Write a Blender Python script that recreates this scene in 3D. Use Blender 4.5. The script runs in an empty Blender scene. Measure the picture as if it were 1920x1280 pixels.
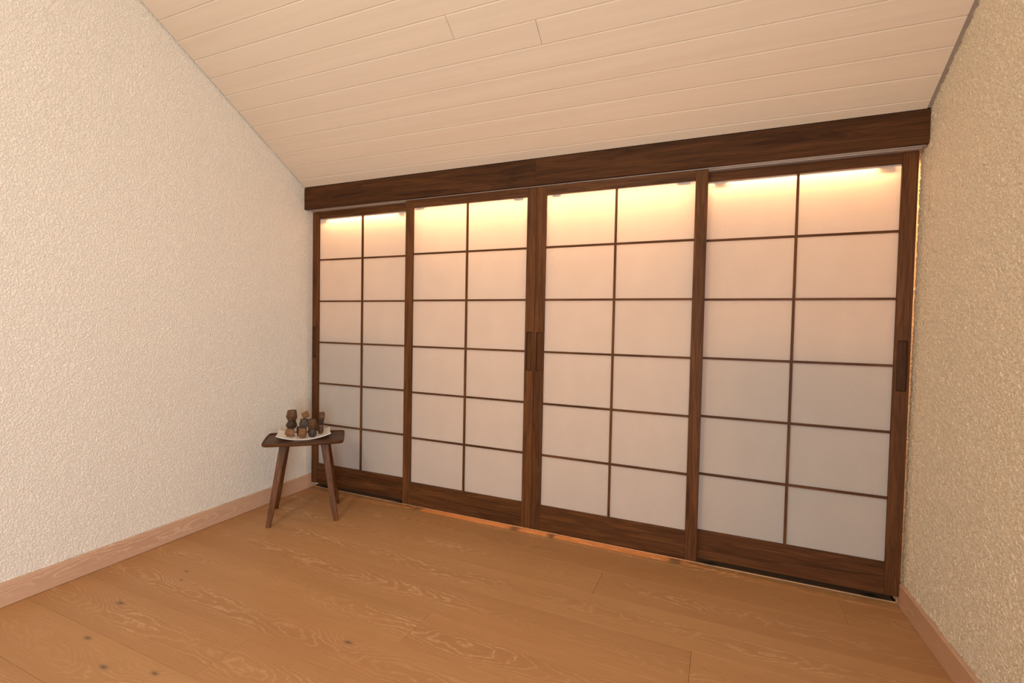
import bpy, bmesh, math, random
from mathutils import Vector, Matrix, noise

random.seed(7)
COL = bpy.context.scene.collection
FZ = 0.083            # floor level
LX0, LS = -0.140, -0.021   # left wall  x = LX0 + LS*y
RX0, RS = 3.0725, -0.042   # right wall x = RX0 + RS*y
YB = -5.0             # back of the room
def lx(y): return LX0 + LS * y
def rx(y): return RX0 + RS * y
def cz(x, y):         # ceiling height
    t = (x - LX0) / (RX0 - LX0)
    zl = 2.046 - 0.605 * y
    zr = 2.035 - 0.625 * y
    return zl + (zr - zl) * t

# ------------------------------------------------------------------ helpers
def link(o, parent=None):
    COL.objects.link(o)
    if parent is not None:
        o.parent = parent
    return o

def obj(name, bm, mats, parent=None, smooth=False, recalc=True):
    if recalc:
        bmesh.ops.recalc_face_normals(bm, faces=bm.faces[:])
    me = bpy.data.meshes.new(name)
    bm.to_mesh(me); bm.free()
    if not isinstance(mats, (list, tuple)):
        mats = [mats]
    for m in mats:
        me.materials.append(m)
    if smooth:
        for p in me.polygons:
            p.use_smooth = True
    return link(bpy.data.objects.new(name, me), parent)

def tag(o, label=None, cat=None, group=None, kind=None):
    if label: o['label'] = label
    if cat: o['category'] = cat
    if group: o['group'] = group
    if kind: o['kind'] = kind
    return o

def empty(name, loc, rotz=0.0):
    o = bpy.data.objects.new(name, None)
    o.empty_display_size = 0.1
    o.location = loc
    o.rotation_euler = (0, 0, rotz)
    return link(o)

def box(bm, x0, x1, y0, y1, z0, z1, bev=0.0, seg=1):
    vs = [bm.verts.new(p) for p in ((x0,y0,z0),(x1,y0,z0),(x1,y1,z0),(x0,y1,z0),(x0,y0,z1),(x1,y0,z1),(x1,y1,z1),(x0,y1,z1))]
    fs = [bm.faces.new([vs[i] for i in f]) for f in ((0,3,2,1),(4,5,6,7),(0,1,5,4),(1,2,6,5),(2,3,7,6),(3,0,4,7))]
    if bev > 0:
        es = set()
        for f in fs:
            es.update(f.edges)
        bmesh.ops.bevel(bm, geom=list(es), offset=bev, segments=seg, affect='EDGES', profile=0.5)
    return vs

def boxobj(name, b, mat, parent=None, bev=0.001, seg=1):
    bm = bmesh.new(); box(bm, *b, bev=bev, seg=seg)
    return obj(name, bm, mat, parent)

# ------------------------------------------------------------------ materials
class NT:
    def __init__(s, name):
        s.m = bpy.data.materials.new(name); s.m.use_nodes = True
        s.t = s.m.node_tree; s.t.nodes.clear()
        s.out = s.t.nodes.new('ShaderNodeOutputMaterial')
    def n(s, typ, **kw):
        nd = s.t.nodes.new(typ)
        for k, v in kw.items():
            if k in ('inputs',):
                for kk, vv in v.items(): nd.inputs[kk].default_value = vv
            else:
                setattr(nd, k, v)
        return nd
    def l(s, a, b): s.t.links.new(a, b)
    def val(s, nd_in, v):
        if hasattr(v, 'is_output') or hasattr(v, 'links'):
            s.l(v, nd_in)
        else:
            nd_in.default_value = v
    def math(s, op, a, b=None, c=None, clamp=False):
        nd = s.n('ShaderNodeMath', operation=op, use_clamp=clamp)
        s.val(nd.inputs[0], a)
        if b is not None: s.val(nd.inputs[1], b)
        if c is not None: s.val(nd.inputs[2], c)
        return nd.outputs[0]
    def mapr(s, v, a, b, c=0.0, d=1.0, smooth=False):
        nd = s.n('ShaderNodeMapRange', interpolation_type='SMOOTHSTEP' if smooth else 'LINEAR')
        s.l(v, nd.inputs['Value'])
        for k, x in zip(('From Min','From Max','To Min','To Max'), (a,b,c,d)): nd.inputs[k].default_value = x
        return nd.outputs[0]
    def ramp(s, v, stops):
        nd = s.n('ShaderNodeValToRGB'); r = nd.color_ramp
        while len(r.elements) < len(stops): r.elements.new(0.5)
        for e, (p, c) in zip(r.elements, stops):
            e.position = p; e.color = (*c, 1)
        s.l(v, nd.inputs[0]); return nd.outputs[0]
    def mix(s, f, a, b, blend='MIX'):
        nd = s.n('ShaderNodeMix', data_type='RGBA', blend_type=blend)
        s.val(nd.inputs[0], f)
        for i, v in ((6, a), (7, b)):
            if isinstance(v, tuple): nd.inputs[i].default_value = (*v, 1)
            else: s.l(v, nd.inputs[i])
        return nd.outputs[2]
    def noise(s, vec, scale, detail=2.0, rough=0.5, dist=0.0, w=None):
        nd = s.n('ShaderNodeTexNoise', noise_dimensions='4D' if w is not None else '3D')
        s.l(vec, nd.inputs['Vector'])
        if w is not None: s.val(nd.inputs['W'], w)
        nd.inputs['Scale'].default_value = scale; nd.inputs['Detail'].default_value = detail
        nd.inputs['Roughness'].default_value = rough; nd.inputs['Distortion'].default_value = dist
        return nd.outputs['Fac']
    def mapping(s, vec, scale=(1,1,1), loc=(0,0,0), rot=(0,0,0)):
        nd = s.n('ShaderNodeMapping'); s.l(vec, nd.inputs[0])
        nd.inputs['Scale'].default_value = scale; nd.inputs['Location'].default_value = loc; nd.inputs['Rotation'].default_value = rot
        return nd.outputs[0]
    def bsdf(s, color, rough=0.5, spec=0.4, bump=None, bstr=0.3, bdist=0.002, metal=0.0):
        p = s.n('ShaderNodeBsdfPrincipled')
        s.val(p.inputs['Base Color'], (*color, 1) if isinstance(color, tuple) else color)
        s.val(p.inputs['Roughness'], rough)
        p.inputs['Specular IOR Level'].default_value = spec
        p.inputs['Metallic'].default_value = metal
        if bump is not None:
            b = s.n('ShaderNodeBump'); b.inputs['Strength'].default_value = bstr; b.inputs['Distance'].default_value = bdist
            s.l(bump, b.inputs['Height']); s.l(b.outputs[0], p.inputs['Normal'])
        s.l(p.outputs[0], s.out.inputs['Surface'])
        return p

def walnut(name, axis, dark=1.0, gloss=0.42, coords='Object'):
    s = NT(name)
    tc = s.n('ShaderNodeTexCoord').outputs[coords]
    oi = s.n('ShaderNodeObjectInfo')
    rnd = s.math('MULTIPLY', oi.outputs['Random'], 37.0)
    sc = {'x': (1.6, 22, 22), 'z': (22, 22, 1.6), 'y': (22, 1.6, 22)}[axis]
    v = s.mapping(tc, sc)
    big = s.noise(v, 1.0, 3.0, 0.55, 0.9, rnd)
    lines = s.math('FRACT', s.math('MULTIPLY', big, 9.0))
    lines = s.mapr(s.math('ABSOLUTE', s.math('SUBTRACT', lines, 0.5)), 0.0, 0.5)
    sf = {'x': (6, 260, 260), 'z': (260, 260, 6), 'y': (260, 6, 260)}[axis]
    fine = s.noise(s.mapping(tc, sf), 1.0, 2.0, 0.6, 0.0, rnd)
    base = s.ramp(big, [(0.28, (0.046, 0.017, 0.006)), (0.48, (0.120, 0.044, 0.014)), (0.62, (0.185, 0.070, 0.022)), (0.78, (0.080, 0.029, 0.010))])
    c = s.mix(s.math('MULTIPLY', lines, 0.35), base, (0.240, 0.098, 0.034))
    c = s.mix(s.mapr(fine, 0.38, 0.62, 0.42, 0.0), c, (0.030, 0.012, 0.006))
    c = s.mix(1.0, c, (dark, dark, dark), 'MULTIPLY')
    s.bsdf(c, gloss, 0.13, fine, 0.25, 0.0006)
    return s.m

def oak_floor(name, base_mode=False, knots=()):
    s = NT(name)
    tc = s.n('ShaderNodeTexCoord').outputs['Object']
    sep = s.n('ShaderNodeSeparateXYZ'); s.l(tc, sep.inputs[0])
    if base_mode:      # skirting: grain along y, across z
        X = sep.outputs['Y']
        Y = s.math('SUBTRACT', sep.outputs['Z'], FZ + 0.045)
        pid = s.math('MULTIPLY', s.n('ShaderNodeObjectInfo').outputs['Random'], 60.0)
        YL = Y
    else:
        X, Y = sep.outputs['X'], sep.outputs['Y']
        at = s.n('ShaderNodeAttribute'); at.attribute_name = 'plank'; pid = at.outputs['Fac']
        ac = s.n('ShaderNodeAttribute'); ac.attribute_name = 'centre'
        YL = s.math('SUBTRACT', Y, ac.outputs['Fac'])
    comb = s.n('ShaderNodeCombineXYZ'); s.l(X, comb.inputs[0]); s.l(Y, comb.inputs[1])
    P = comb.outputs[0]
    def nz(sc, det=1.0, off=0.0, rough=0.5, dist=0.0):
        return s.noise(s.mapping(P, (sc[0], sc[1], 1)), 1.0, det, rough, dist, s.math('ADD', pid, off))
    cen = s.math('MULTIPLY', s.math('SUBTRACT', nz((1.3, 0.01), 1, 1.1), 0.5), 0.12 if not base_mode else 0.05)
    yc = s.math('SUBTRACT', YL, cen)
    along = s.math('MULTIPLY', nz((1.1, 0.6), 1.0, 4.4), 24.0 if not base_mode else 20.0)
    across = s.math('MULTIPLY', s.math('MULTIPLY', yc, yc), 820.0 if not base_mode else 1500.0)
    wav = s.math('MULTIPLY', nz((9, 26), 2.0, 7.7), 3.2)
    jag = s.math('MULTIPLY', nz((46, 95), 2.0, 2.2, 0.6), 0.62 if not base_mode else 0.40)
    field = s.math('ADD', s.math('ADD', along, across), s.math('ADD', wav, jag))
    kmask = None
    for (kx, ky, r) in knots:
        dx = s.math('MULTIPLY', s.math('SUBTRACT', X, kx), 0.42)
        dy = s.math('SUBTRACT', Y, ky)
        d2 = s.math('ADD', s.math('MULTIPLY', dx, dx), s.math('MULTIPLY', dy, dy))
        g = s.math('EXPONENT', s.math('MULTIPLY', d2, -1.0 / (r * 3.2) ** 2))
        field = s.math('ADD', field, s.math('MULTIPLY', g, 4.5))
        k = s.math('EXPONENT', s.math('MULTIPLY', d2, -1.0 / (r * 0.42) ** 2))
        kmask = k if kmask is None else s.math('ADD', kmask, k)
    ring = s.math('FRACT', field)
    tri = s.math('ABSOLUTE', s.math('SUBTRACT', ring, 0.5))
    width = s.mapr(nz((3, 18), 1.0, 9.1), 0.3, 0.7, 0.08, 0.30)
    line = s.math('SUBTRACT', 1.0, s.math('DIVIDE', tri, width), clamp=True)
    zone = s.mapr(s.math('ABSOLUTE', yc), 0.030, 0.080, 1.0, 0.26, True)
    zone = s.math('MULTIPLY', zone, s.mapr(nz((1.5, 5), 1.0, 21.7), 0.38, 0.60, 0.25, 1.0, True))
    broken = s.mapr(nz((60, 170), 1.0, 13.0), 0.35, 0.55, 0.35, 1.0, True)
    zone = s.math('MULTIPLY', zone, broken)
    pore = nz((7, 420), 2.0, 0.0, 0.65)
    tone = nz((0.6, 7), 2.0, 5.5)
    if base_mode:
        c = s.ramp(tone, [(0.3, (0.52, 0.32, 0.21)), (0.7, (0.62, 0.39, 0.265))])
        hi = (0.76, 0.54, 0.40); lo = (0.44, 0.25, 0.155)
    else:
        pr = s.math('FRACT', s.math('MULTIPLY', pid, 0.377))
        c = s.ramp(tone, [(0.3, (0.385, 0.194, 0.079)), (0.7, (0.465, 0.246, 0.104))])
        c = s.mix(s.math('MULTIPLY', pr, 0.55), c, (0.400, 0.195, 0.082))
        hi = (0.64, 0.42, 0.25); lo = (0.300, 0.145, 0.062)
    c = s.mix(s.mapr(pore, 0.42, 0.68, 0.0, 0.28), c, lo)
    c = s.mix(s.mapr(pore, 0.42, 0.25, 0.0, 0.22), c, hi)
    c = s.mix(s.math('MULTIPLY', s.math('MULTIPLY', line, zone), 0.64), c, hi)
    c = s.mix(s.math('MULTIPLY', s.math('MULTIPLY', s.mapr(tri, 0.25, 0.5, 0.0, 1.0), zone), 0.30), c, lo)
    if kmask is not None:
        c = s.mix(s.math('MULTIPLY', kmask, 0.8, clamp=True), c, (0.085, 0.062, 0.050))
    s.bsdf(c, 0.46, 0.3, pore, 0.12, 0.0006)
    return s.m

def plaster(name, col, amp, scale):
    s = NT(name)
    tc = s.n('ShaderNodeTexCoord').outputs['Object']
    a = s.noise(tc, scale, 4.0, 0.6, 0.25)
    b = s.noise(s.mapping(tc, (1, 1, 1.5), (3, 5, 7)), scale * 0.42, 2.0, 0.5, 0.6)
    ridge = s.math('SUBTRACT', 1.0, s.math('MULTIPLY', s.math('ABSOLUTE', s.math('SUBTRACT', a, 0.5)), 5.0), clamp=True)
    h = s.math('ADD', s.mapr(a, 0.36, 0.62, 0, 0.8, True), s.math('MULTIPLY', b, 0.9))
    h = s.math('SUBTRACT', h, s.math('MULTIPLY', ridge, 0.05))
    fine = s.noise(tc, scale * 4.2, 2.0, 0.6, 0.0)
    h = s.math('ADD', h, s.math('MULTIPLY', fine, 0.22))
    var = s.noise(tc, 1.3, 3.0, 0.5, 0.0)
    c = s.mix(var, tuple(x * 0.965 for x in col), tuple(min(1, x * 1.02) for x in col))
    s.bsdf(c, 0.85, 0.2)
    d = s.n('ShaderNodeDisplacement')
    d.inputs['Scale'].default_value = amp; d.inputs['Midlevel'].default_value = 0.95
    s.l(h, d.inputs['Height']); s.l(d.outputs[0], s.out.inputs['Displacement'])
    s.m.displacement_method = 'BOTH'
    return s.m

def simple(name, col, rough=0.6, spec=0.3, metal=0.0, nscale=0, namp=0.1, bump=0.0):
    s = NT(name)
    tc = s.n('ShaderNodeTexCoord').outputs['Object']
    nz = s.noise(tc, nscale or 30.0, 3.0, 0.55, 0.0)
    c = s.mix(nz, tuple(x * (1 - namp) for x in col), tuple(min(1, x * (1 + namp)) for x in col))
    s.bsdf(c, rough, spec, nz if bump else None, bump, 0.001, metal)
    return s.m

def ceiling_mat():
    s = NT('whitewashed_boards')
    tc = s.n('ShaderNodeTexCoord').outputs['Object']
    at = s.n('ShaderNodeAttribute'); at.attribute_name = 'plank'
    pid = at.outputs['Fac']
    g = s.noise(s.mapping(tc, (0.8, 26, 26)), 1.0, 3.0, 0.55, 0.6, pid)
    f = s.noise(s.mapping(tc, (8, 300, 300)), 1.0, 2.0, 0.6, 0.0, pid)
    blot = s.noise(tc, 2.2, 3.0, 0.5)
    c = s.ramp(g, [(0.3, (0.690, 0.585, 0.475)), (0.7, (0.745, 0.645, 0.535))])
    c = s.mix(s.mapr(f, 0.35, 0.6, 0.10, 0.0), c, (0.60, 0.48, 0.37))
    c = s.mix(s.mapr(blot, 0.35, 0.65, 0.0, 0.30), c, (0.735, 0.615, 0.505))
    kx = s.n('ShaderNodeTexVoronoi', feature='F1'); s.l(s.mapping(tc, (1.3, 5, 1)), kx.inputs['Vector']); kx.inputs['Scale'].default_value = 1.0
    c = s.mix(s.mapr(kx.outputs['Distance'], 0.05, 0.02, 0.0, 0.12), c, (0.50, 0.38, 0.27))
    s.bsdf(c, 0.42, 0.35, f, 0.08, 0.0005)
    return s.m

def paper_mat():
    s = NT('washi_paper')
    tc = s.n('ShaderNodeTexCoord').outputs['Object']
    fib = s.noise(s.mapping(tc, (420, 1, 60)), 1.0, 3.0, 0.7, 0.4)
    cloud = s.noise(s.mapping(tc, (7, 1, 5)), 1.0, 3.0, 0.5, 0.0)
    k = s.math('ADD', s.mapr(fib, 0.3, 0.7, -0.03, 0.03), s.mapr(cloud, 0.3, 0.7, -0.025, 0.025))
    v = s.math('ADD', k, 1.0)
    dc = s.mix(1.0, (0.615, 0.560, 0.525), v, 'MULTIPLY')
    tcx = s.mix(1.0, (0.80, 0.76, 0.70), v, 'MULTIPLY')
    d = s.n('ShaderNodeBsdfDiffuse'); s.l(dc, d.inputs[0])
    t = s.n('ShaderNodeBsdfTranslucent'); s.l(tcx, t.inputs[0])
    mx = s.n('ShaderNodeMixShader'); mx.inputs[0].default_value = 0.31
    s.l(d.outputs[0], mx.inputs[1]); s.l(t.outputs[0], mx.inputs[2]); s.l(mx.outputs[0], s.out.inputs['Surface'])
    return s.m

WZ = walnut('walnut_upright', 'z', 0.82, 0.5); WX = walnut('walnut_rail', 'x', 0.74, 0.5); WXD = walnut('walnut_header', 'x', 0.50, 0.65)
WT = walnut('walnut_table', 'x', 0.62, 0.38); WTL = walnut('walnut_leg', 'z', 0.95, 0.4)
KNOTS = [(0.264,-1.2717,0.020),(0.250,-1.011,0.012),(0.301,-1.066,0.010),(0.611,-1.497,0.018),(0.785,-1.446,0.016),(1.2205,-1.076,0.018),(0.40,-1.44,0.017)]
OAK = oak_floor('oiled_oak_floor', False, KNOTS)
OAKB = oak_floor('oiled_oak_skirting', True)
PLL = plaster('rough_plaster_left', (0.83, 0.775, 0.705), 0.0028, 128)
PLR = plaster('rough_plaster_right', (0.80, 0.71, 0.58), 0.0043, 95)
PAPER = paper_mat()
CEIL = ceiling_mat()
ALU = simple('brushed_aluminium', (0.52, 0.45, 0.39), 0.5, 0.4, 0.6)
BRASS = simple('brushed_steel_strip', (0.80, 0.62, 0.42), 0.35, 0.5, 0.7)
GREY = simple('grey_profile', (0.33, 0.275, 0.225), 0.7)
DARK = simple('dark_recess', (0.02, 0.015, 0.012), 0.9)
FELT = simple('charcoal_felt', (0.018, 0.016, 0.015), 0.95)
CLOS = simple('closet_paint', (0.74, 0.68, 0.60), 0.85)
PORC = simple('white_porcelain', (0.86, 0.82, 0.79), 0.22, 0.5, 0, 8, 0.02)
PULL = walnut('walnut_pull', 'z', 0.55, 0.5)
HANG = simple('hanger_metal', (0.45, 0.33, 0.27), 0.5, 0.5, 0.3)

# ------------------------------------------------------------------ setting: floor
def floor():
    bm = bmesh.new()
    pl = bm.verts.layers.float.new('plank'); ce = bm.verts.layers.float.new('centre')
    W = 0.2005; y_top = -0.005
    joints = {-1: [1.1], 0: [0.44, 2.841], 1: [-0.6, 1.908], 2: [0.0, 4.0], 3: [-0.1, 2.307], 4: [1.380], 5: [-0.5, 2.9], 6: [0.9], 7: [2.2]}
    j = -1
    while True:
        y1 = y_top - W * j; y0 = y1 - W
        if j == -1: y1 = 0.0665
        if y1 < YB: break
        js = joints.get(j, [((j * 0.83) % 2.3) + 0.1])
        xs = [-0.5] + [x for x in js if -0.45 < x < 3.4] + [3.6]
        for i in range(len(xs) - 1):
            pid = (j + 2) * 7.13 + i * 3.71
            g = 0.0003; b = 0.0007; d = 0.0009
            xa, xb, ya, yb = xs[i] + g, xs[i+1] - g, y0 + g, y1 - g
            top = [bm.verts.new(p) for p in ((xa+b,ya+b,FZ),(xb-b,ya+b,FZ),(xb-b,yb-b,FZ),(xa+b,yb-b,FZ))]
            mid = [bm.verts.new(p) for p in ((xa,ya,FZ-d),(xb,ya,FZ-d),(xb,yb,FZ-d),(xa,yb,FZ-d))]
            low = [bm.verts.new((v.co.x, v.co.y, FZ-0.014)) for v in mid]
            for v in top + mid + low: v[pl] = pid; v[ce] = (y0 + y1) / 2
            bm.faces.new(top)
            for a in range(4):
                c = (a + 1) % 4
                bm.faces.new((top[a], mid[a], mid[c], top[c])); bm.faces.new((mid[a], low[a], low[c], mid[c]))
            bm.faces.new(low[::-1])
        j += 1
    o = obj('floor', bm, OAK)
    tag(o, 'oiled oak plank floor with swirling pale grain and a few dark knots', 'floor', kind='structure')
floor()

# ------------------------------------------------------------------ setting: walls
def wall(side, fx, mat, dense_y0, label):
    ys = []
    y = YB
    while y < dense_y0 - 1e-6: ys.append(y); y += 0.10
    y = dense_y0
    while y < 0.12: ys.append(y); y += 0.0036
    while y < 1.25: ys.append(y); y += 0.06
    ys.append(1.25)
    NZ = 720
    verts = []; faces = []
    for yy in ys:
        top = max(cz(fx(yy), yy), FZ + 0.3) + 0.03
        if yy > -0.03: top = min(top + 0.02, 2.12)
        for k in range(NZ + 1):
            verts.append((fx(yy), yy, FZ - 0.015 + (top - FZ + 0.015) * k / NZ))
    R = NZ + 1
    for a in range(len(ys) - 1):
        for k in range(NZ):
            i = a * R + k
            q = (i, i + R, i + R + 1, i + 1)
            faces.append(q if side == 'right' else q[::-1])
    me = bpy.data.meshes.new('wall_' + side); me.from_pydata(verts, [], faces); me.materials.append(mat)
    me.polygons.foreach_set('use_smooth', [True] * len(me.polygons)); me.update()
    # make sure the normals look into the room
    n = me.polygons[0].normal
    want = 1 if side == 'left' else -1
    if n.x * want < 0: me.flip_normals()
    o = link(bpy.data.objects.new('wall_' + side, me))
    tag(o, label, 'wall', kind='structure')
wall('left', lx, PLL, -1.75, 'rough cream plaster wall behind the small side table')
wall('right', rx, PLR, -1.0, 'rough tan plaster wall to the right of the sliding doors')

def sheet(name, pts, mat, label, cat, thick=0.02, direction=(0, -1, 0)):
    bm = bmesh.new()
    d = Vector(direction) * thick
    a = [bm.verts.new(p) for p in pts]; b = [bm.verts.new(Vector(p) - d) for p in pts]
    n = len(pts)
    bm.faces.new(a); bm.faces.new(b[::-1])
    for i in range(n): bm.faces.new((a[i], b[i], b[(i+1) % n], a[(i+1) % n]))
    return tag(obj(name, bm, mat), label, cat, kind='structure')
PLB = simple('smooth_plaster', (0.82, 0.75, 0.66), 0.85, 0.2, 0, 20, 0.03)
sheet('wall_back', [(lx(YB), YB, FZ), (rx(YB), YB, FZ), (rx(YB), YB, cz(3, YB)), (lx(YB), YB, cz(0, YB))], PLB, 'plain plaster end wall opposite the sliding doors', 'wall', 0.05, (0, 1, 0))
# closet space behind the doors
sheet('wall_closet', [(-0.16, 0.70, FZ), (3.05, 0.70, FZ), (3.05, 0.70, 1.66), (-0.16, 0.70, 1.66)], CLOS, 'low wall at the back of the closet', 'wall', 0.04, (0, -1, 0))
bm = bmesh.new(); box(bm, -0.16, 3.05, 0.0745, 1.20, FZ - 0.02, FZ - 0.001)
tag(obj('floor_closet', bm, FELT), 'dark closet floor behind the sliding doors', 'floor', kind='structure')
sheet('ceiling_closet', [(-0.16, 0.03, 2.045), (3.06, 0.03, 2.045), (3.03, 1.20, 1.36), (-0.16, 1.20, 1.36)], CLOS, 'sloping closet ceiling behind the header', 'ceiling', 0.03, (0, 0, -1))

# ------------------------------------------------------------------ setting: ceiling boards
def ceiling():
    bm = bmesh.new()
    pl = bm.verts.layers.float.new('plank')
    def yk(k, side): return (-0.0700 if side == 'L' else -0.0480) - 0.0836 * k
    k = -1
    joints = {6: [1.650], 7: [1.285], 14: [1.0], 18: [2.0]}
    mL, mR = 0.605, 0.625
    while True:
        yl1 = yk(k - 1, 'L') if k >= 0 else -0.0135; yr1 = yk(k - 1, 'R') if k >= 0 else -0.0135
        yl0 = yk(k, 'L') if k >= 0 else yk(-1, 'L'); yr0 = yk(k, 'R') if k >= 0 else yk(-1, 'R')
        if k == -1: k = 0; continue
        if k == 0: yl1 = -0.0135; yr1 = -0.0135
        if yl1 < YB: break
        xs = [0.0] + [ (x - LX0) / (RX0 - LX0) for x in joints.get(k, []) ] + [1.0]
        for i in range(len(xs) - 1):
            pid = k * 5.37 + i * 2.9
            ta, tb = xs[i], xs[i + 1]
            def pt(t, s, up):      # s: 0 = far (door) edge, 1 = near edge ; inset param
                y1 = yl1 + (yr1 - yl1) * t; y0 = yl0 + (yr0 - yl0) * t
                y = y1 + (y0 - y1) * s
                xa = lx(y) + 0.009; xb = rx(y) - 0.015
                x = xa + (xb - xa) * t
                return Vector((x, y, cz(x, y) + up))
            nT = max(2, int((tb - ta) * 12))
            prof = [(0.004, 0.012), (0.006, 0.0016), (0.045, 0.0), (0.955, 0.0), (0.994, 0.0016), (0.996, 0.012)]
            rows = []
            for a in range(nT + 1):
                t = ta + (tb - ta) * a / nT
                if a == 0 and ta > 0: t += 0.0003
                if a == nT and tb < 1: t -= 0.0003
                row = [bm.verts.new(pt(t, s, u)) for s, u in prof]
                for v in row: v[pl] = pid
                rows.append(row)
            for a in range(nT):
                for c in range(len(prof) - 1):
                    bm.faces.new((rows[a][c], rows[a][c+1], rows[a+1][c+1], rows[a+1][c]))
            bm.faces.new(rows[0]); bm.faces.new(rows[-1][::-1])
        k += 1
    o = obj('ceiling', bm, CEIL)
    tag(o, 'sloping ceiling of whitewashed tongue and groove boards', 'ceiling', kind='structure')
ceiling()
# dark void above the boards
a = 0.0125
sheet('ceiling_backing', [(lx(0) - 0.03, 0.0, cz(0, 0) + a), (rx(0) + 0.03, 0.0, cz(3, 0) + a), (rx(YB) + 0.03, YB, cz(3, YB) + a), (lx(YB) - 0.03, YB, cz(0, YB) + a)], DARK, 'dark roof void showing in the joints above the ceiling boards', 'ceiling', 0.02, (0, 0, -1))
# grey profile along the right edge
bm = bmesh.new()
for (ya, yb) in ((-0.014, -1.6),):
    q = []
    for y in (ya, yb):
        x0, x1 = rx(y) - 0.0145, rx(y) + 0.002
        q.append([bm.verts.new(p) for p in ((x0, y, cz(x0, y) + 0.003), (x1, y, cz(x1, y) + 0.003), (x1, y, cz(x1, y) + 0.011), (x0, y, cz(x0, y) + 0.011))])
    for i in range(4): bm.faces.new((q[0][i], q[0][(i+1) % 4], q[1][(i+1) % 4], q[1][i]))
    bm.faces.new(q[0]); bm.faces.new(q[1][::-1])
tag(obj('trim_5', bm, GREY), 'grey edging strip between the ceiling boards and the right plaster wall', 'ceiling trim', kind='structure')

# ------------------------------------------------------------------ setting: baseboards
def baseboard(side, fx, sgn, label):
    bm = bmesh.new()
    y1 = 0.060 if side == 'left' else 0.060
    ring = []
    T, H = 0.0150, 0.091
    for y in (y1, YB + 0.01):
        x0 = fx(y) + sgn * 0.001; x1 = fx(y) + sgn * T
        ring.append([bm.verts.new(p) for p in ((x0, y, FZ + 0.0015), (x1, y, FZ + 0.0015), (x1, y, FZ + H - 0.002), (x1 - sgn * 0.002, y, FZ + H), (x0, y, FZ + H))])
    n = 5
    for i in range(n): bm.faces.new((ring[0][i], ring[0][(i+1) % n], ring[1][(i+1) % n], ring[1][i]))
    bm.faces.new(ring[0]); bm.faces.new(ring[1][::-1])
    tag(obj('baseboard_' + side, bm, OAKB), label, 'baseboard', kind='structure')
baseboard('left', lx, 1, 'pale oak baseboard along the left plaster wall')
baseboard('right', rx, -1, 'plain oak baseboard along the right plaster wall')

# ------------------------------------------------------------------ header, track, floor strip
HZ0, HY = 1.9145, -0.013
def header(name, x0, x1, label, mat):
    bm = bmesh.new()
    q = []
    for x in (x0, x1):
        zt = cz(x, HY) - 0.001
        q.append([bm.verts.new(p) for p in ((x, HY, HZ0), (x, HY + 0.019, HZ0), (x, HY + 0.019, zt - 0.002), (x, HY, zt))])
    for i in range(4): bm.faces.new((q[0][i], q[0][(i+1) % 4], q[1][(i+1) % 4], q[1][i]))
    bm.faces.new(q[0]); bm.faces.new(q[1][::-1])
    tag(obj(name, bm, mat), label, 'header board', kind='structure')
header('trim_1', lx(0) - 0.002, 1.4625, 'dark walnut header board above the two left sliding doors', WXD)
header('trim_2', 1.4631, rx(0) - 0.0015, 'dark walnut header board above the two right sliding doors', WXD)
bm = bmesh.new()
box(bm, -0.13, 3.066, 0.0065, 0.072, 1.9155, 1.9230, 0.0008)
for yy in (0.0065, 0.0345, 0.0385, 0.0695): box(bm, -0.13, 3.066, yy, yy + 0.0022, 1.9105, 1.9158)
tag(obj('trim_3', bm, ALU), 'pale metal sliding track under the walnut header', 'sliding track', kind='structure')
bm = bmesh.new()
box(bm, lx(0) + 0.0165, rx(0) - 0.0175, 0.0672, 0.0735, FZ - 0.012, FZ + 0.0022, 0.0006)
box(bm, lx(0) + 0.0150, lx(0) + 0.0180, 0.0612, 0.0735, FZ + 0.0022, FZ + 0.030, 0.0004)
box(bm, rx(0) - 0.0200, rx(0) - 0.0170, 0.0612, 0.0735, FZ + 0.0022, FZ + 0.030, 0.0004)
tag(obj('trim_4', bm, BRASS), 'thin bright metal strip on the floor below the sliding doors', 'floor strip', kind='structure')

# ------------------------------------------------------------------ sliding paper doors
DW, SW, TH = 0.8217, 0.0525, 0.024
DZ0, DZ1 = 0.1195, 1.9070
PZ0, PZ1 = 0.2513, 1.8636
BARS = [1.5955 - 0.27 * i for i in range(5)]

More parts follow.
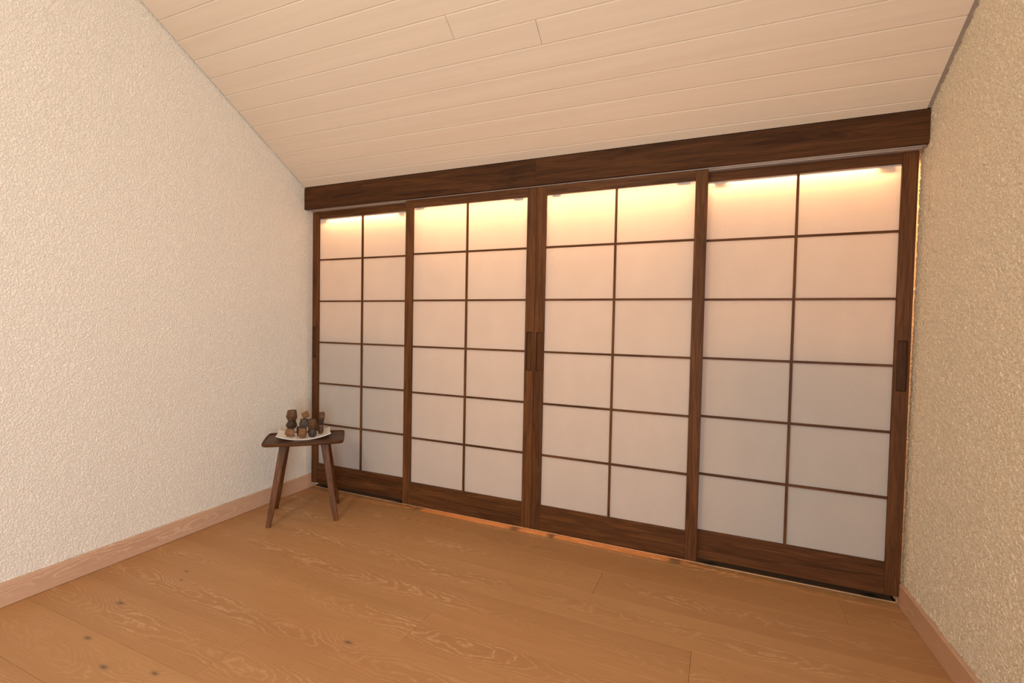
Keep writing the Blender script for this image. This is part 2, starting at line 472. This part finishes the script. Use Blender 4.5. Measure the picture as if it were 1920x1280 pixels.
def stile_with_pocket(x0, x1, pocket):
    """upright with a slot cut into its front face"""
    bm = bmesh.new()
    if pocket is None:
        box(bm, x0, x1, 0, TH, DZ0, DZ1, 0.0012, 1); return bm
    px0, px1, pz0, pz1 = pocket
    r = 0.005
    inner = []
    for (cx_, cz_, a0) in ((px1 - r, pz1 - r, 0), (px0 + r, pz1 - r, 90), (px0 + r, pz0 + r, 180), (px1 - r, pz0 + r, 270)):
        for s_ in range(4):
            an = math.radians(a0 + 30 * s_)
            inner.append((cx_ + r * math.cos(an), cz_ + r * math.sin(an)))
    b = 0.0012
    outer = [(x0 + b, DZ0 + b), (x1 - b, DZ0 + b), (x1 - b, DZ1 - b), (x0 + b, DZ1 - b)]
    vo = [bm.verts.new((x, 0, z)) for x, z in outer]; vi = [bm.verts.new((x, 0, z)) for x, z in inner]
    es = [bm.edges.new((vo[i], vo[(i+1) % 4])) for i in range(4)]
    n = len(vi)
    es += [bm.edges.new((vi[i], vi[(i+1) % n])) for i in range(n)]
    bmesh.ops.triangle_fill(bm, use_beauty=True, use_dissolve=False, edges=es)
    vd = [bm.verts.new((x, 0.0105, z)) for x, z in inner]
    for i in range(n): bm.faces.new((vi[i], vi[(i+1) % n], vd[(i+1) % n], vd[i]))
    bm.faces.new(vd)
    fr = [bm.verts.new(p) for p in ((x0, b, DZ0), (x1, b, DZ0), (x1, b, DZ1), (x0, b, DZ1))]
    bk = [bm.verts.new((v.co.x, TH, v.co.z)) for v in fr]
    for i in range(4):
        k = (i + 1) % 4
        bm.faces.new((vo[i], vo[k], fr[k], fr[i])); bm.faces.new((fr[i], fr[k], bk[k], bk[i]))
    bm.faces.new(bk)
    return bm

def pull(x0, x1, z0, z1, parent):
    """shallow scooped liner of the slot"""
    bm = bmesh.new()
    r = 0.0048; e = 0.0004
    def loop(ins, y):
        out = []
        X0, X1, Z0, Z1 = x0 + e + ins, x1 - e - ins, z0 + e + ins, z1 - e - ins
        for (cx_, cz_, a0) in ((X1 - r, Z1 - r, 0), (X0 + r, Z1 - r, 90), (X0 + r, Z0 + r, 180), (X1 - r, Z0 + r, 270)):
            for s_ in range(5):
                an = math.radians(a0 + 22.5 * s_)
                out.append(bm.verts.new((cx_ + r * math.cos(an), y, cz_ + r * math.sin(an))))
        return out
    L = [loop(0, 0.0004), loop(0.0012, 0.0004), loop(0.0018, 0.0075), loop(0.004, 0.0094)]
    n = len(L[0])
    for a in range(3):
        for i in range(n): bm.faces.new((L[a][i], L[a][(i+1) % n], L[a+1][(i+1) % n], L[a+1][i]))
    bm.faces.new(L[-1])
    bk = loop(0, 0.0102)
    for i in range(n): bm.faces.new((L[0][i], L[0][(i+1) % n], bk[(i+1) % n], bk[i]))
    bm.faces.new(bk[::-1])
    h = obj('handle', bm, PULL, parent)
    h['label'] = 'slot shaped recessed finger pull'

def door(x0, y0, label, hside, brackets):
    t = empty('sliding_door', (x0, y0, FZ))
    tag(t, label, 'sliding door', 'paper sliding doors of the closet', 'thing')
    kids_before = set(COL.objects)
    # built in local x from 0, world z
    pk = {'L': (0.0107, 0.0462), 'R': (DW - 0.0437, DW - 0.0087), 'E': (0.0035, 0.0365), 'F': (DW - 0.0435, DW - 0.0085)}[hside]
    pocket = (pk[0], pk[1], 0.9535, 1.1585)
    left_pocket = pocket if hside in 'LE' else None
    right_pocket = pocket if hside in 'RF' else None
    obj('stile', stile_with_pocket(0.0004, SW, left_pocket), WZ, t)
    obj('stile', stile_with_pocket(DW - SW, DW - 0.0004, right_pocket), WZ, t)
    pull(*pocket, t)
    boxobj('top_rail', (SW, DW - SW, 0.0010, TH - 0.001, PZ1, DZ1 - 0.0005), WX, t, 0.0010)
    boxobj('bottom_rail', (SW, DW - SW, 0.0010, TH - 0.001, DZ0 + 0.0005, PZ0), WX, t, 0.0010)
    m = DW / 2
    boxobj('mullion', (m - 0.0050, m + 0.0050, 0.0022, 0.0128, PZ0, PZ1), WZ, t, 0.0006)
    for zb in BARS:
        boxobj('crossbar', (SW, DW - SW, 0.0030, 0.0128, zb - 0.0048, zb + 0.0048), WX, t, 0.0006)
    bm = bmesh.new()
    vs = [bm.verts.new(p) for p in ((SW - 0.0, 0.0135, PZ0 - 0.0), (DW - SW + 0.0, 0.0135, PZ0 - 0.0), (DW - SW + 0.0, 0.0135, PZ1 + 0.0), (SW - 0.0, 0.0135, PZ1 + 0.0))]
    bm.faces.new(vs)
    p = obj('paper_panel', bm, PAPER, t)
    p['label'] = 'translucent white paper sheet behind the grid'
    for (bx0, bx1) in brackets:
        a, b = bx0 - x0, bx1 - x0
        h = boxobj('hanger', (a, b, 0.0140, 0.0300, PZ1 - 0.0075, PZ1 + 0.030), HANG, t, 0.003, 2)
        h['label'] = 'metal roller hanger behind the top of the paper'
        g = boxobj('guide_arm', (a + 0.003, b - 0.003, TH - 0.001, TH + 0.042, DZ0 - 0.010, DZ0 + 0.006), DARK, t, 0.002)
        g['label'] = 'dark guide arm behind the foot of the door'
    for o in COL.objects:
        if o not in kids_before and o.parent == t:
            o.location = (0, 0, -FZ)
    return t
door(-0.1245, 0.043, 'narrow looking paper sliding door beside the left wall, its foot behind the side table', 'E', [(-0.066, -0.010), (0.552, 0.610)])
door(0.6470, 0.0, 'front paper sliding door with its recessed pull on its right upright', 'R', [(0.713, 0.768), (1.333, 1.389)])
door(1.4690, 0.0, 'front paper sliding door with its recessed pull on its left upright', 'L', [(1.547, 1.594), (2.156, 2.216)])
door(2.2368, 0.043, 'set back paper sliding door against the right wall, orange glow in its top corner', 'F', [(2.310, 2.370), (2.930, 2.987)])

# unseen dark boxes added behind the outer doors to dim their lower paper
def blocker_box(x0, x1, label):
    t = empty('glow_blocker', ((x0 + x1) / 2, 0.40, FZ), 0.0)
    tag(t, label, 'light blocker', kind='thing')
    w = (x1 - x0) / 2
    boxobj('body', (-w, w, -0.22, 0.28, 0.0, 1.05), BLOCKER, t, 0.003)
    boxobj('blocker_front', (-w + 0.01, w - 0.01, -0.238, -0.2201, 0.02, 1.03), BLOCKER, t, 0.002)
BLOCKER = simple('dark_grey_blocker', (0.16, 0.125, 0.10), 0.7)
blocker_box(-0.10, 0.60, 'low dark box added in the closet to cut the glow behind the sliding door at the left wall')
blocker_box(2.33, 3.00, 'low dark box added in the closet to cut the glow behind the sliding door at the right wall')

# LED strip inside the closet top
t = empty('light_strip', (1.4, 0.088, 1.885))
tag(t, 'warm light strip hidden inside the closet above the paper doors', 'light strip', kind='thing')
o = boxobj('casing', (-1.44, 1.60, -0.008, 0.010, 0.002, 0.010), ALU, t, 0.001)
def area(name, loc, rot, sx, sy, power, color, parent=None, spread=math.pi):
    L = bpy.data.lights.new(name, 'AREA'); L.shape = 'RECTANGLE'; L.size = sx; L.size_y = sy
    L.energy = power; L.color = color; L.spread = spread
    o = bpy.data.objects.new(name, L); o.location = loc; o.rotation_euler = rot
    return link(o, parent)
area('light_source', (0.077, 0.0, 0.0), (0, 0, 0), 3.03, 0.010, 36.0, (1.0, 0.47, 0.19), t)

# ------------------------------------------------------------------ side table
TC = Vector((0.205, -0.315)); TA = math.radians(42.0)
def side_table():
    t = empty('side_table', (TC.x, TC.y, FZ), TA)
    tag(t, 'small dark walnut side table with splayed legs standing in the corner by the left wall', 'table', kind='thing')
    H = 0.450
    A, B = 0.2075, 0.1400
    def outline(ins):
        pts = []
        r = 0.022 - ins * 0.5
        N = 14
        def long_side(sgn):
            out = []
            for i in range(N + 1):
                u = -1 + 2 * i / N
                x = u * (A - r - ins * 1.0)
                out.append((x, sgn * (B - ins + 0.012 * (1 - u * u))))
            return out
        def corner(cx_, cy_, a0):
            return [(cx_ + r * math.cos(math.radians(a0 + 15 * s_)), cy_ + r * math.sin(math.radians(a0 + 15 * s_))) for s_ in range(1, 6)]
        xa, yb = A - r - ins, B - r - ins
        pts += long_side(-1)
        pts += corner(A - r - ins, -(B - r - ins), -90)
        for u in (-0.6, 0, 0.6): pts.append((A - ins + 0.003 * (1 - u * u), u * (B - r - ins)))
        pts += corner(A - r - ins, (B - r - ins), 0)
        pts += long_side(1)[::-1]
        pts += corner(-(A - r - ins), (B - r - ins), 90)
        for u in (0.6, 0, -0.6): pts.append((-(A - ins + 0.003 * (1 - u * u)), u * (B - r - ins)))
        pts += corner(-(A - r - ins), -(B - r - ins), 180)
        return pts
    bm = bmesh.new()
    prof = [(0.010, H - 0.020), (0.003, H - 0.017), (0.0, H - 0.011), (0.0, H - 0.001), (0.0015, H), (0.0045, H), (0.0065, H - 0.0045), (0.012, H - 0.0060)]
    L = [[bm.verts.new((x, y, z)) for x, y in outline(i)] for i, z in prof]
    n = len(L[0])
    for a in range(len(L) - 1):
        for i in range(n): bm.faces.new((L[a][i], L[a][(i+1) % n], L[a+1][(i+1) % n], L[a+1][i]))
    bm.faces.new(L[0][::-1]); bm.faces.new(L[-1])
    top = obj('tabletop', bm, WT, t)
    # legs
    for sx, sy in ((-1, -1), (1, -1), (1, 1), (-1, 1)):
        bm = bmesh.new()
        p1 = Vector((sx * 0.104, sy * 0.078, H - 0.0201)); p0 = Vector((sx * 0.171, sy * 0.137, 0.0))
        rows = []
        for k in range(9):
            f = k / 8.0
            c = p0.lerp(p1, f)
            w = 0.0135 + 0.0065 * f; d = 0.0115 + 0.0025 * f
            if k == 0: w -= 0.002; d -= 0.002
            row = []
            rot = 0
            for (a_, b_) in ((-1, -0.72), (-0.80, -1), (0.80, -1), (1, -0.72), (1, 0.72), (0.80, 1), (-0.80, 1), (-1, 0.72)):
                row.append(bm.verts.new((c.x + a_ * w, c.y + b_ * d, c.z)))
            rows.append(row)
        for k in range(8):
            for i in range(8): bm.faces.new((rows[k][i], rows[k][(i+1) % 8], rows[k+1][(i+1) % 8], rows[k+1][i]))
        bm.faces.new(rows[0][::-1]); bm.faces.new(rows[-1])
        obj('leg', bm, WTL, t)
    return t
side_table()

# ------------------------------------------------------------------ plate
PC = Vector((0.180, -0.302)); PA = math.radians(45.5)
PLZ = FZ + 0.4442
def plate_z(u):      # height of the upper surface above PLZ
    return 0.0065 + 0.024 * (abs(u) / 0.14) ** 2.1
def plate():
    bm = bmesh.new()
    NU, NV = 28, 16
    A, B = 0.142, 0.093
    def P(i, j, up):
        u = -1 + 2 * i / NU; v = -1 + 2 * j / NV
        pin = 1 - 0.045 * (1 - u * u)            # ends a little wider than the waist
        x = A * u * (1 - 0.02 * (1 - v * v)); y = B * v * pin
        z = 0.024 * abs(u) ** 2.1 + 0.005 * abs(u * v) ** 3
        nrm = 0.0046
        edge = max(abs(u), abs(v))
        th = nrm if edge < 0.985 else nrm * 0.75
        return (x, y, z + (th if up else 0.0) + 0.0004)
    T = [[bm.verts.new(P(i, j, True)) for j in range(NV + 1)] for i in range(NU + 1)]
    D = [[bm.verts.new(P(i, j, False)) for j in range(NV + 1)] for i in range(NU + 1)]
    for i in range(NU):
        for j in range(NV):
            bm.faces.new((T[i][j], T[i+1][j], T[i+1][j+1], T[i][j+1])); bm.faces.new((D[i][j], D[i][j+1], D[i+1][j+1], D[i+1][j]))
    for i in range(NU):
        for j in (0, NV): bm.faces.new((T[i][j], T[i+1][j], D[i+1][j], D[i][j]))
    for j in range(NV):
        for i in (0, NU): bm.faces.new((T[i][j], T[i][j+1], D[i][j+1], D[i][j]))
    o = obj('plate', bm, PORC)
    for p in o.data.polygons: p.use_smooth = True
    o.data.set_sharp_from_angle(angle=math.radians(40))
    o.location = (PC.x, PC.y, PLZ); o.rotation_euler = (0, 0, PA)
    tag(o, 'white rectangular porcelain plate with upturned ends on the side table', 'plate', kind='thing')
plate()

# ------------------------------------------------------------------ wooden blocks
def block_mat(name, col, amp):
    s = NT(name)
    tc = s.n('ShaderNodeTexCoord').outputs['Object']
    g = s.noise(s.mapping(tc, (160, 20, 160)), 1.0, 3.0, 0.6, 0.5)
    c = s.ramp(g, [(0.32, tuple(x * (1 - amp) for x in col)), (0.62, tuple(x * (1 + amp) for x in col))])
    s.bsdf(c, 0.55, 0.3, g, 0.2, 0.0008)
    return s.m
BM = {'light': block_mat('block_light', (0.185, 0.088, 0.036), 0.45), 'mid': block_mat('block_mid', (0.095, 0.046, 0.022), 0.45),
      'dark': block_mat('block_dark', (0.040, 0.024, 0.015), 0.4), 'grey': block_mat('block_grey', (0.055, 0.040, 0.034), 0.35)}
RV = Vector((0.9155, 0.4023, 0)); FV = Vector((-0.4023, 0.9155, 0))
def block(cx_, cy_, z0, w, h, d, seed, tone, label, rot=0.0, tilt=0.0):
    rnd = random.Random(seed)
    bm = bmesh.new()
    pts = []
    n = 5
    for (zf, rf) in ((-0.5, 0.70), (-0.12, 1.04), (0.5, 0.78)):
        ph = rnd.uniform(0, 1.0)
        for i in range(n):
            a_ = 2 * math.pi * (i + ph + rnd.uniform(-0.12, 0.12)) / n
            r = rf * rnd.uniform(0.88, 1.06)
            pts.append(Vector((math.cos(a_) * r * w / 2, math.sin(a_) * r * d / 2, zf * h)))
    for p in pts: bm.verts.new(p)
    res = bmesh.ops.convex_hull(bm, input=bm.verts[:])
    junk = [e for e in res['geom_interior'] if isinstance(e, bmesh.types.BMVert)]
    bmesh.ops.delete(bm, geom=junk, context='VERTS')
    bmesh.ops.dissolve_limit(bm, angle_limit=math.radians(9), verts=bm.verts[:], edges=bm.edges[:])
    if tilt:
        bmesh.ops.rotate(bm, verts=bm.verts[:], cent=(0, 0, 0), matrix=Matrix.Rotation(tilt, 3, FV))
    zmin = min(v.co.z for v in bm.verts)
    bmesh.ops.bevel(bm, geom=bm.edges[:], offset=0.0012, segments=1, affect='EDGES')
    o = obj('wooden_block', bm, BM[tone])
    o.location = (cx_, cy_, z0 - zmin); o.rotation_euler = (0, 0, rot)
    tag(o, label, 'wooden block', 'faceted wooden balancing blocks on the plate', 'thing')
    return o
S = 1 / 294.7
def base_z(x, y):
    c, s_ = math.cos(-PA), math.sin(-PA)
    u = (x - PC.x) * c - (y - PC.y) * s_
    return PLZ + 0.0054 + 0.024 * (abs(u) / 0.142) ** 2.1
def stack(bx, by, u0, items):
    for (du, w, h, d, tone, seed, label, lift, tilt, back) in items:
        x = bx + RV.x * (du - u0) * S + FV.x * back; y = by + RV.y * (du - u0) * S + FV.y * back
        z = base_z(x, y) + 0.002 if lift == 0 else lift_z[0]
        o = block(x, y, z, w * S, h * S, d * S, seed, tone, label, random.uniform(-0.5, 0.5) if not tilt else 0, tilt)
        top = z + max(v.co.z for v in o.data.vertices) - min(v.co.z for v in o.data.vertices)
        if lift != -1: lift_z[0] = top + 0.0002
lift_z = [0.0]
stack(0.146, -0.374, 542, [
    (543, 22, 13.5, 15, 'light', 11, 'reddish brown block at the foot of the single stack on the left of the plate', 0, 0, 0),
    (545, 21, 12.5, 18, 'dark', 12, 'blackish flat faceted block in the middle of the single stack on the left', 1, 0, 0.004),
    (545.5, 19, 17.5, 17, 'mid', 13, 'tall squarish brown block topping the single stack on the left of the plate', 1, 0, 0.004)])
stack(0.146, -0.374, 542, [(552, 12, 15, 10, 'dark', 14, 'dark brown block half hidden behind the foot of the left stack', 0, 0, 0.046)])
stack(0.212, -0.347, 568, [
    (569, 17, 16.5, 15, 'light', 21, 'orange brown faceted block at the lower left of the clustered blocks', 0, 0, 0),
    (571, 16.5, 14.5, 15, 'grey', 22, 'greyish dark block second from the plate in the left pile of the cluster', 1, 0, 0.002),
    (573, 16, 10.5, 11, 'light', 23, 'tilted light brown block perched on top of the left pile of the cluster', 1, -0.42, 0.002)])
stack(0.236, -0.330, 577, [
    (578.5, 10, 14, 9, 'dark', 31, 'almost black block wedged low between the two front piles of the cluster', 0, 0, 0.026),
    (579, 10, 14, 9, 'dark', 32, 'almost black block wedged upright between the two larger middle blocks', 1, 0, 0.026)])
stack(0.2506, -0.308, 587, [
    (588, 14.5, 13, 13, 'grey', 41, 'slate grey small block at the foot of the middle pile of the cluster', 0, 0, -0.004),
    (586, 19, 16.5, 16, 'mid', 42, 'largest dark rounded block resting on the slate grey block', 1, 0, -0.002)])
stack(0.252, -0.252, 600, [
    (600.5, 12.5, 16, 11, 'mid', 51, 'upright brown block at the foot of the right pile on the plate', 0, 0, 0),
    (601.5, 11.5, 7.5, 10, 'dark', 52, 'thin black block between two brown ones in the right pile', 1, 0, 0),
    (602.5, 12.5, 13, 11, 'mid', 53, 'small hexagonal brown block on top of the right pile', 1, 0, 0)])

# ------------------------------------------------------------------ room light (ceiling lamps and window behind the camera)
WARM = (1.0, 0.87, 0.62)
def aimed(name, loc, target, sx, sy, power, color):
    d = Vector(target) - Vector(loc)
    o = area(name, loc, d.to_track_quat('-Z', 'Y').to_euler(), sx, sy, power, color)
    return o
aimed('room_lamp', (1.2, -3.4, 2.9), (2.4, -0.6, 0.9), 0.7, 0.7, 37.0, WARM)
aimed('window_daylight', (rx(-3.3) - 0.05, -3.3, 1.00), (0.0, -1.9, 0.85), 1.6, 1.3, 140.0, (0.86, 0.94, 1.0))

w = bpy.data.worlds.new('world'); w.use_nodes = True
w.node_tree.nodes['Background'].inputs[0].default_value = (1.0, 0.8, 0.6, 1); w.node_tree.nodes['Background'].inputs[1].default_value = 0.0
bpy.context.scene.world = w

# ------------------------------------------------------------------ camera
yaw, pitch, roll, f = 0.4140, -0.0313, 0.0193, 904.4752
fwd = Vector((-math.sin(yaw) * math.cos(pitch), math.cos(yaw) * math.cos(pitch), math.sin(pitch)))
right = Vector((math.cos(yaw), math.sin(yaw), 0)); up = right.cross(fwd)
r2 = math.cos(roll) * right + math.sin(roll) * up
u2 = -math.sin(roll) * right + math.cos(roll) * up
cam = bpy.data.cameras.new('camera'); cam.sensor_width = 36.0; cam.sensor_fit = 'HORIZONTAL'
cam.lens = f * 36.0 / 1920.0; cam.clip_start = 0.05
co = bpy.data.objects.new('camera', cam)
m = Matrix((r2, u2, -fwd)).transposed().to_4x4()
m.translation = Vector((2.377, -2.3519, 1.1848))
co.matrix_world = m
link(co)
sc = bpy.context.scene
sc.camera = co
sc.view_settings.view_transform = 'Standard'; sc.view_settings.look = 'None'
sc.view_settings.exposure = 0.0; sc.view_settings.gamma = 1.0; sc.view_settings.use_curve_mapping = False
sc.cycles.max_bounces = 10; sc.cycles.diffuse_bounces = 6; sc.cycles.transmission_bounces = 6
sc.cycles.sample_clamp_indirect = 6.0
